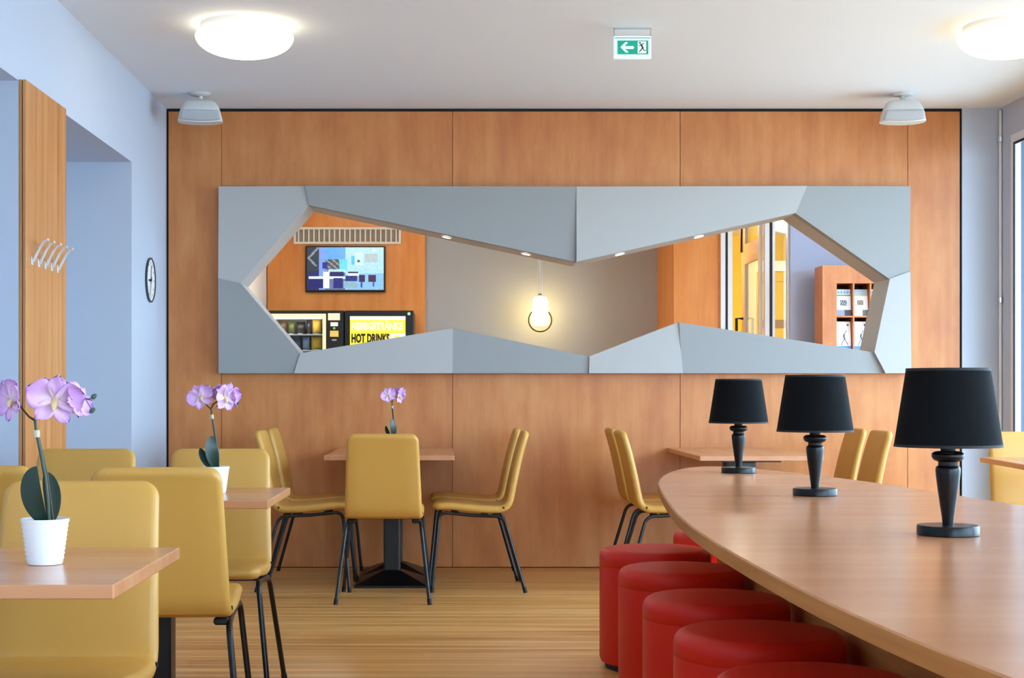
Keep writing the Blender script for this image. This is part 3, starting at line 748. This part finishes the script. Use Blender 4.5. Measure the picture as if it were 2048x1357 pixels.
for k in range(12):
    tk.add([tuple(Matrix.Rotation(k * PI / 6, 4, 'X') @ Vector(v)) for v in MB().box(.0061, .0068, -.003, .003, .09, .106).v], MB().box(0, 1, 0, 1, 0, 1).f)
obj('hour_marks', tk, hd, ck)

# ------------------------------------------------------------------ chair
def shell_parts():
    ctrl = [(.207, .449), (.19, .457), (.13, .4595), (.05, .452), (-.04, .444), (-.11, .441), (-.155, .443), (-.186, .455), (-.203, .478), (-.212, .51), (-.226, .58), (-.243, .66), (-.262, .74), (-.282, .81), (-.299, .862)]
    P = [Vector((0, a, b)) for a, b in ctrl]
    pts = []
    for i in range(len(P) - 1):                   # Catmull-Rom
        p0, p1, p2, p3 = P[max(i - 1, 0)], P[i], P[i + 1], P[min(i + 2, len(P) - 1)]
        n = 6 if i < 13 else 6
        for k in range(n):
            t = k / n
            pts.append(.5 * ((2 * p1) + (-p0 + p2) * t + (2 * p0 - 5 * p1 + 4 * p2 - p3) * t * t + (-p0 + 3 * p1 - 3 * p2 + p3) * t ** 3))
    pts.append(P[-1])
    S = [0]
    for i in range(1, len(pts)): S.append(S[-1] + (pts[i] - pts[i - 1]).length)
    L = S[-1]
    def at(s):
        s = max(0, min(L, s))
        for i in range(1, len(S)):
            if S[i] >= s:
                t = (s - S[i - 1]) / (S[i] - S[i - 1] + 1e-9); p = pts[i - 1].lerp(pts[i], t); break
        return p
    def tang(s):
        a, b = at(s - .006), at(s + .006); return (b - a).normalized()
    rc, th = .042, .040
    ss = [rc * (1 - math.cos(PI / 2 * k / 8)) for k in range(9)]
    mids = [rc + (L - 2 * rc) * k / 46 for k in range(1, 46)]
    allS = ss + mids + [L - x for x in reversed(ss)]
    rings = []
    for s in allS:
        e = min(s, L - s); q = s / L
        w = .395 + .012 * math.sin(PI * min(1, q / .5)) if q < .5 else .395 + (.362 - .395) * ((q - .5) / .5)
        if e < rc: w -= 2 * (rc - math.sqrt(max(0, rc * rc - (rc - e) ** 2)))
        t = th
        if e < th / 2: t = max(.004, 2 * math.sqrt(max(0, (th / 2) ** 2 - (th / 2 - e) ** 2)))
        if q > .5: t *= 1 - .12 * (q - .5) / .5
        c = at(s); tg = tang(s); nrm = Vector((0, -tg.z, tg.y))
        hw, ht = w / 2, t / 2; ring = []
        rr = min(ht, .02)
        side = [(-hw + rr + (2 * (hw - rr)) * k / 6) for k in range(7)]
        for x in side: ring.append((x, 1))
        for k in range(1, 6): a = PI / 2 - PI * k / 6; ring.append((hw - rr + rr * math.cos(a), math.sin(a)))
        for x in reversed(side): ring.append((x, -1))
        for k in range(1, 6): a = -PI / 2 - PI * k / 6; ring.append((-hw + rr + rr * math.cos(a), math.sin(a)))
        rings.append([Vector((x, 0, 0)) + c + nrm * (v * ht) for x, v in ring])
    # split in the bend between seat and back
    sp_i = min(range(len(allS)), key=lambda i: (at(allS[i]) - Vector((0, -.19, .458))).length)
    return rings[:sp_i + 1], rings[sp_i:]
def make_chair(lab):
    t = thing('dining_chair', lab, 'chair', group='mustard dining chairs')
    seat, back = shell_parts()
    o = obj('seat', MB().rings(seat, True, True), M['leather'], t, 50)
    o = obj('backrest', MB().rings(back, True, True), M['leather'], t, 50)
    r = .0095
    for sx in (-1, 1):
        for fr in (1, -1):
            if fr > 0: foot, knee, mid = (sx * .232, .212, .012), (sx * .19, .172, .428), (sx * .182, 0, .4105)
            else: foot, knee, mid = (sx * .236, -.285, .012), (sx * .19, -.172, .404), (sx * .182, 0, .4105)
            path = [foot] + arc(foot, knee, mid, .045, 7) + [mid]
            lg = obj('leg', MB().tube(path, r, 10), M['black'], t, True)
            d = (Vector(knee) - Vector(foot)).normalized()
            obj('foot_cap', MB().tube([Vector(foot) - d * .012, Vector(foot) + d * .018], .0112, 10), M['blackmatte'], lg, True)
    for y, z in ((.09, .427), (-.07, .419)):
        obj('crossbar', MB().box(-.182, .182, y - .02, y + .02, z - .004, z + .004), M['black'], t)
    for sx in (-1, 1):
        obj('bracket', MB().box(sx * .165 - .022, sx * .165 + .022, -.15, -.11, .398, .42, .006), M['blackmatte'], t)
        obj('bolt', MB().tube([(sx * .196, -.172, .452), (sx * .201, -.172, .452)], .006, 10), M['blackmatte'], t, True)
    return t
proto = make_chair('')
used = [False]
def chair(x, y, rz, lab):
    if not used[0]:
        used[0] = True; proto.location = (x, y, 0); proto.rotation_euler = (0, 0, rz); proto['label'] = lab; return proto
    return dup(proto, (x, y, 0), rz, lab)
R_ = math.radians
FACE_AWAY, FACE_CAM, FACE_R, FACE_L = 0, PI, -PI / 2, PI / 2
chair(WX(165, 3.53), 3.53 - .295, FACE_CAM, 'mustard chair behind the nearest left table, facing the camera beside the big orchid')
chair(WX(300, 4.17), 4.17 + .30, R_(3), 'mustard chair seen from behind at the second left table, right of the nearest chair')
chair(WX(445, 5.56), 5.56 - .30, FACE_CAM + R_(1), 'mustard chair behind the second left table, facing the camera beside its orchid')
chair(WX(183, 5.56) - .015, 5.56 - .30, FACE_CAM, 'mustard chair behind the second left table, by the wooden coat hook board')
chair(-1.372, 4.26 + .30, 0, 'mustard chair cut off by the left picture edge, seen from behind')
chair(WX(765, 7.55), 7.55 + .30, R_(0), 'mustard chair seen from behind at the head of the centre table, below the third orchid')
TX3, TX4 = -.338, 1.634
chair(TX3 + .44, 8.25, FACE_L, 'mustard chair in profile on the right of the centre table, the nearer of two')
chair(TX3 + .42, 8.755, FACE_L, 'mustard chair on the right of the centre table, farther one next to the wood wall')
chair(TX3 - .425, 8.26, FACE_R, 'mustard chair in profile on the left of the centre table, the nearer of two')
chair(TX3 - .42, 8.76, FACE_R, 'mustard chair on the left of the centre table, farther one next to the wood wall')
chair(TX4 - .42, 8.25, FACE_R, 'mustard chair left of the table behind the smallest lamp, nearer one, above the red stools')
chair(TX4 - .42, 8.76, FACE_R, 'mustard chair left of the table behind the smallest lamp, farther one near the wood wall')
chair(TX4 + .425, 8.23, FACE_L, 'mustard chair behind the middle lamp, right back of the pair above the oval table')
chair(TX4 + .425, 8.735, FACE_L, 'mustard chair behind the middle lamp, left back of the pair above the oval table')
chair(3.035, 8.0 - .30, FACE_CAM, 'mustard chair at the window table, right of the biggest table lamp')

# ------------------------------------------------------------------ cafe tables
def cafe_table(loc, rz, L, Wd, lab, bx=None, bh=.2, by=0):
    """long side along local x from 0 to L"""
    t = thing('cafe_table', lab, 'table', loc, rz, 'wood topped cafe tables')
    obj('tabletop', MB().box(0, L, -Wd / 2, Wd / 2, .709, .735, .0025), M['table'], t)
    for x in bx or (.42, L - .36):
        obj('base_plate', MB().rings([[(x + sx * a, by + sy * a, z) for sx, sy in ((-1, -1), (1, -1), (1, 1), (-1, 1))] for a, z in ((bh, .0), (bh, .013), (.06, .075), (.05, .078))]), M['black'], t)
        obj('column', MB().box(x - .046, x + .046, by - .046, by + .046, .074, .69, .008), M['black'], t)
        obj('top_plate', MB().box(x - .16, x + .16, by - .16, by + .16, .69, .709, .002), M['black'], t)
    return t
cafe_table((-.59, 2.93, 0), PI, 1.155, .634, 'nearest wood topped table at the lower left corner, holding the biggest orchid', None, .165, .105)
cafe_table((-.572, 4.975, 0), PI, 1.173, .634, 'second wood topped table on the left, between two rows of mustard chairs', (.38, .81), .165, .105)
cafe_table((TX3, 7.98, 0), PI / 2, 1.17, .695, 'centre wood topped table against the wood wall, holding the smallest orchid')
cafe_table((TX4, 7.925, 0), PI / 2, 1.225, .655, 'wood topped table behind the oval table, below the smallest lamp')
a5 = R_(-5.5)
d5 = Vector((-math.sin(R_(5.5)), -math.cos(R_(5.5)), 0)); n5 = Vector((math.cos(R_(5.5)), -math.sin(R_(5.5)), 0))
far_l = Vector((2.742, 7.80, 0)); c5 = far_l + n5 * .26
cafe_table(tuple(c5), math.atan2(d5.y, d5.x), 1.0, .52, 'wood topped table at the right picture edge by the window', (.58,))

# ------------------------------------------------------------------ oval communal table
hwid = [(0, .587), (.35, .585), (.7, .574), (1.05, .553), (1.4, .522), (1.75, .488), (2.1, .452), (2.45, .414), (2.75, .362), (3.0, .312), (3.2, .262), (3.4, .2), (3.55, .145), (3.65, .095), (3.72, .04), (3.735, 0)]
def hw_at(u):
    u = abs(u)
    for (a, b), (c, d) in zip(hwid, hwid[1:]):
        if u <= c: return b + (d - b) * (u - a) / (c - a)
    return 0
ot = thing('oval_table', 'long oval wooden table with a light edge, holding three black lamps', 'table', (1.17, 3.1, 0))
us = [3.735 * math.sin(PI / 2 * k / 44) for k in range(45)]
side = [(-hw_at(u), u) for u in us] + [(hw_at(u), u) for u in reversed(us[:-1])]
near = []
NE = 2.6                               # the near half is shorter: it ends just short of the viewer
for k in range(1, 24):
    u = NE * math.sin(PI / 2 * k / 24); near.append((u, hw_at(u * 3.735 / NE * .92 if u > 1.0 else u * 1.0)))
hn = lambda u: .587 * (1 - (u / NE) ** 2.6) ** .62 if u < NE else 0
nr = [NE * math.sin(PI / 2 * k / 30) for k in range(1, 31)]
outline = side + [(hn(u), -u) for u in nr] + [(-hn(u), -u) for u in reversed(nr[:-1])]
# smooth the outline
for _ in range(3):
    n = len(outline); outline = [((outline[i - 1][0] + 2 * outline[i][0] + outline[(i + 1) % n][0]) / 4, (outline[i - 1][1] + 2 * outline[i][1] + outline[(i + 1) % n][1]) / 4) for i in range(n)]
def inset(o, d):
    n = len(o); r = []
    for i in range(n):
        a, b = Vector(o[i - 1]), Vector(o[(i + 1) % n]); t = (b - a).normalized(); r.append((o[i][0] - d * (-t.y) * -1 * -1, o[i][1] - d * t.x)) if False else r.append((o[i][0] + t.y * -d * -1, o[i][1] - t.x * d * 1))
    return r
# outline runs clockwise (left far tip right near) -> inward normal is to the right of travel
ztop, thk = .735, .031
ring = lambda d, z: [(x, y, z) for x, y in inset(outline, d)]
tt = MB().rings([ring(.004, ztop - thk + .002), ring(.004, ztop - .001), ring(.006, ztop)])
obj('tabletop', tt, M['tabley'], ot)
eb = MB().rings([ring(.012, ztop - thk), ring(.001, ztop - thk), ring(0, ztop - thk + .002), ring(0, ztop - .002), ring(.0035, ztop - .0004), ring(.0045, ztop - .0015)], False, False)
obj('edge_band', eb, M['edge'], ot, 60)
obj('support_panel', MB().box(-.14, .14, -2.0, 2.75, .0, ztop - thk, .003), M['edge'], ot)

# ------------------------------------------------------------------ red stools
def make_stool(lab):
    t = thing('round_stool', lab, 'stool', group='red cylindrical stools')
    r = .217
    obj('body', MB().lathe([(r - .02, .02), (r - .006, .024), (r, .04), (r, .399), (r - .0012, .4)], 56, cap1=True), M['red'], t, 50)
    pr = [(r - .0012, .4), (r, .401)] + [(r - .035 + .035 * math.cos(a), .43 + .033 * math.sin(a)) for a in [PI / 2 * k / 8 for k in range(9)]] + [(r * .6, .466), (r * .3, .468), (.004, .4685)]
    obj('seat_pad', MB().lathe(pr, 56), M['red'], t, 60)
    obj('base_ring', MB().lathe([(r - .03, 0), (r - .022, .0), (r - .02, .022), (r - .03, .022)], 40), M['blackmatte'], t, 50)
    return t
st0 = make_stool('red round stool in the second row from the front along the oval table')
def stool(x, y, lab, first=[True]):
    if first[0]: first[0] = False; st0.location = (x, y, 0); st0['label'] = lab; return
    dup(st0, (x, y, 0), random.uniform(0, 6), lab)
for x, y, lab in ((.792, 5.86, 'red round stool farthest of the row along the oval table, its whole height in view'),
                  (.795, 5.22, 'red round stool second farthest of the row along the oval table'),
                  (.785, 4.47, 'red round stool in the middle of the row along the oval table'),
                  (.783, 3.83, 'red round stool second nearest of the row, its top wholly in view'),
                  (.775, 3.2, 'red round stool nearest the camera, only its top showing at the bottom edge'),
                  (1.19, 6.6, 'red round stool under the far tip of the oval table, only a sliver showing')):
    stool(x, y, lab)

# ------------------------------------------------------------------ table lamps
def make_lamp():
    t = thing('table_lamp', '', 'lamp', group='black table lamps on the oval table')
    obj('base', MB().lathe([(.068, 0), (.071, .002), (.071, .02), (.069, .0235), (.02, .024)], 48), M['lampblack'], t, True)
    obj('stem', MB().lathe([(.0125, .023), (.014, .04), (.019, .075), (.024, .11), (.0275, .14), (.0285, .153), (.0275, .16), (.023, .1635)], 36), M['lampblack'], t, 60)
    obj('neck', MB().lathe([(.022, .163), (.022, .173)], 32), M['blackmatte'], t, True)
    obj('collar', MB().lathe([(.022, .172), (.033, .177), (.0375, .185), (.0365, .192), (.03, .1965), (.017, .198)], 36), M['lampblack'], t, 60)
    obj('socket', MB().lathe([(.017, .197), (.017, .26)], 24), M['blackmatte'], t, True)
    sh = MB(); z0, z1, r0, r1 = .208, .392, .123, .095
    sh.lathe([(r0, z0), (r1, z1), (r1 - .002, z1), (r0 - .002, z0), (r0, z0)], 64, cap0=False, cap1=False)
    s = obj('shade', sh, M['shade'], t, 40)
    hm_ = MB(); hn_ = MB()
    hm_.lathe([(r0 + .0006, z0 - .0005), (r0 - .0002, z0 + .006)], 64, cap0=False, cap1=False); hn_.lathe([(r1 + .001, z1 - .006), (r1 + .0006, z1 + .0005)], 64, cap0=False, cap1=False)
    obj('lower_trim', hm_, M['blackmatte'], s); obj('upper_trim', hn_, M['blackmatte'], s)
    sp_ = MB()
    for k in range(3):
        a = 2 * PI * k / 3 + .4; sp_.tube([(0, 0, .25), ((r1 + .017) * math.cos(a), (r1 + .017) * math.sin(a), .25)], .0018, 6)
    obj('shade_ring', sp_, M['black'], t)
    obj('bulb', MB().lathe([(.012, .26), (.014, .275), (.026, .3), (.029, .318), (.024, .335), (.01, .345)], 24), M['porcelain'], t, 60)
    return t
lp = make_lamp()
lab = ['black table lamp on the far end of the oval table, smallest of three', 'black table lamp in the middle of the oval table', 'black table lamp nearest on the oval table, biggest of three']
for k, (px, d) in enumerate(((1477, 6.27), (1630, 4.89), (1896, 3.53))):
    if k == 0: lp.location = (WX(px, d), d, .735); lp['label'] = lab[0]
    else: dup(lp, (WX(px, d), d, .735), 1.3 * k, lab[k])

# ------------------------------------------------------------------ orchids
def petal_mesh(L, Wd, cup, tip=.0):
    nu, nv = 8, 6; V = []; Fc = []
    for s in (1, -1):
        for i in range(nu + 1):
            t = i / nu; w = Wd * (math.sin(PI * min(1, t * .93 + .035)) ** .6) * (.55 + .45 * min(1, t * 1.6))
            if i == nu: w = Wd * .16
            for j in range(nv + 1):
                q = j / nv * 2 - 1
                V.append((q * w, -cup * (q * q) * .5 * s ** 2 + tip * t * t + .0006 * s * -1 + .003 * math.sin(q * 4 + t * 5), L * t * (1 - .06 * q * q)))
    n1 = (nu + 1) * (nv + 1); g = lambda s, i, j: s * n1 + i * (nv + 1) + j
    for i in range(nu):
        for j in range(nv):
            Fc.append((g(0, i, j), g(0, i, j + 1), g(0, i + 1, j + 1), g(0, i + 1, j))); Fc.append((g(1, i, j), g(1, i + 1, j), g(1, i + 1, j + 1), g(1, i, j + 1)))
    for i in range(nu):
        Fc.append((g(0, i, 0), g(0, i + 1, 0), g(1, i + 1, 0), g(1, i, 0))); Fc.append((g(0, i, nv), g(1, i, nv), g(1, i + 1, nv), g(0, i + 1, nv)))
    for j in range(nv): Fc.append((g(0, nu, j), g(0, nu, j + 1), g(1, nu, j + 1), g(1, nu, j)))
    return MB().add(V, Fc)
def mesh_of(mb, name, m):
    me = bpy.data.meshes.new(name); me.from_pydata(mb.v, [], mb.f); me.polygons.foreach_set('use_smooth', [True] * len(me.polygons)); me.materials.append(m); return me
PB = mesh_of(petal_mesh(.052, .028, .018, -.006), 'petal_wide', M['petal'])
PS = mesh_of(petal_mesh(.046, .0165, .010, -.004), 'petal_narrow', M['petal'])
def flower(parent, loc, rot, sc):
    c = MB().lathe([(.002, -.010), (.006, -.006), (.0075, 0), (.005, .006), (.001, .009)], 12).xf(Matrix.Rotation(PI / 2, 4, 'X'))
    c.tube([(0, -.004, -.002), (0, -.014, -.008), (0, -.018, -.016)], [.006, .0055, .002], 8)
    f = obj('flower', c, M['throat'], parent, True, loc=loc); f.rotation_euler = rot; f.scale = (sc, sc, sc)
    for me, a, tl in ((PS, 0, .15), (PB, 1.25, .1), (PB, -1.25, .1), (PS, 2.5, .2), (PS, -2.5, .2)):
        o = bpy.data.objects.new('petal', me); C.objects.link(o); o.parent = f
        o.rotation_euler = (Matrix.Rotation(a, 4, 'Y') @ Matrix.Rotation(tl, 4, 'X')).to_euler(); o.location = (0, 0, 0)
    return f
def leaf_mesh(pts, widths, nrm):
    pts = [Vector(p) for p in pts]; R = []
    for i, p in enumerate(pts):
        t = (pts[min(i + 1, len(pts) - 1)] - pts[max(0, i - 1)]).normalized(); n = Vector(nrm); n = (n - t * n.dot(t)).normalized(); s = t.cross(n)
        w = widths[i] * 1.16; R.append([p + s * (w * q) + n * (-.25 * w * (1 - q * q) + th) for q, th in ((-1, 0), (-.5, .001), (0, .002), (.5, .001), (1, 0), (.5, -.001), (0, -.001), (-.5, -.001))])
    return MB().rings(R)
def make_orchid(lab):
    t = thing('potted_orchid', lab, 'plant', group='pink orchids in white pots')
    pr = [(.028, 0), (.033, .001), (.0345, .006)]
    for k in range(9):
        z = .008 + k * .0088; pr += [(.0347 + .0118 * z / .088 - .0014, z), (.0356 + .0118 * z / .088, z + .0045)]
    pr += [(.0468, .089), (.0455, .0895), (.0438, .087), (.041, .07)]
    obj('pot', MB().lathe(pr, 40, cap1=False), M['porcelain'], t, 60)
    obj('soil', MB().lathe([(.0425, .0772), (.03, .081), (.002, .084)], 24), M['soil'], t, True)
    sm = [(.008, 0, .078), (.0055, 0, .12), (.001, -.002, .17), (-.008, -.003, .22), (-.016, -.004, .26), (-.0185, -.004, .283)]
    obj('stem', MB().tube(sm, [.0042, .004, .0036, .0034, .003, .0028], 8), M['stem'], t, True)
    obj('support_stake', MB().tube([(.016, .003, .078), (.004, .003, .17), (-.014, .001, .255)], .0022, 6), M['twig'], t, True)
    obj('clip', MB().lathe([(.006, .248), (.0066, .252), (.006, .262)], 10, (-.0155, -.003)), mat('clip_%s' % lab[:4], (190, 180, 150), .5) if 'clip_m' not in M else M['clip_m'], t)
    obj('branch', MB().tube([(-.0185, -.004, .281), (-.012, -.006, .297), (.004, -.01, .307), (.022, -.008, .31), (.045, .002, .322), (.07, .01, .325), (.09, .012, .32)], [.0028, .0026, .0024, .0022, .0018, .0014, .001], 7), M['twig'], t, True)
    obj('branch', MB().tube([(-.0185, -.004, .281), (-.03, -.004, .288), (-.042, -.004, .302), (-.05, -.004, .314)], [.0026, .002, .0018, .0014], 7), M['twig'], t, True)
    for (a, b, c) in ((.063, .005, .338), (.092, .012, .327), (.09, .008, .3)):
        bm_ = MB().lathe([(.001, -.006), (.0045, -.003), (.005, .001), (.003, .006), (.0006, .008)], 10)
        bm_.xf(Matrix.Translation((a, b, c)) @ Matrix.Rotation(.9, 4, 'Y')); bm_.tube([(a, b, c), (a - .012, b, .321)], .0009, 5)
        obj('bud', bm_, M['bud'], t, True)
    obj('leaf', leaf_mesh([(.004, -.006, .078), (-.012, -.014, .1), (-.022, -.018, .13), (-.026, -.017, .16), (-.022, -.012, .182), (-.014, -.008, .192)], [.006, .019, .0245, .0225, .0145, .002], (-.25, -1, .1)), M['leaf'], t, True)
    obj('leaf', leaf_mesh([(.01, .006, .078), (.012, .012, .1), (.011, .016, .13), (.006, .018, .155), (.0, .018, .172), (-.004, .018, .18)], [.005, .014, .018, .0165, .011, .002], (.2, -1, .1)), M['leaf'], t, True)
    obj('leaf', leaf_mesh([(-.004, .006, .078), (-.022, .012, .095), (-.036, .016, .12), (-.044, .018, .14), (-.048, .018, .152)], [.005, .012, .0145, .011, .002], (-.3, -1, .2)), M['leaf'], t, True)
    for ch in t.children:
        if ch.name.split('.')[0] == 'leaf':
            sb = ch.modifiers.new('smooth', 'SUBSURF'); sb.levels = sb.render_levels = 2
            ch.data.polygons.foreach_set('use_smooth', [True] * len(ch.data.polygons))
    flower(t, (.024, -.016, .323), (.25, .15, .25), 1.18)
    flower(t, (-.058, -.008, .322), (.1, -.5, -.8), .98)
    flower(t, (.058, -.002, .318), (-.3, .8, .9), .82)
    flower(t, (.016, .012, .345), (.75, -.3, -.3), .8)
    return t
M['clip_m'] = mat('orchid_clip', (196, 186, 158), .5)
oc = make_orchid('pink orchid in a white ribbed pot on the nearest left table, biggest of three')
oc.location = (WX(90, 2.93), 2.93, .735)
dup(oc, (WX(431, 5.0), 5.0, .735), R_(38), 'pink orchid in a white pot on the second left table')
dup(oc, (WX(787, 8.35), 8.35, .735), R_(55), 'pink orchid on the centre table, its pot hidden by a chair back')
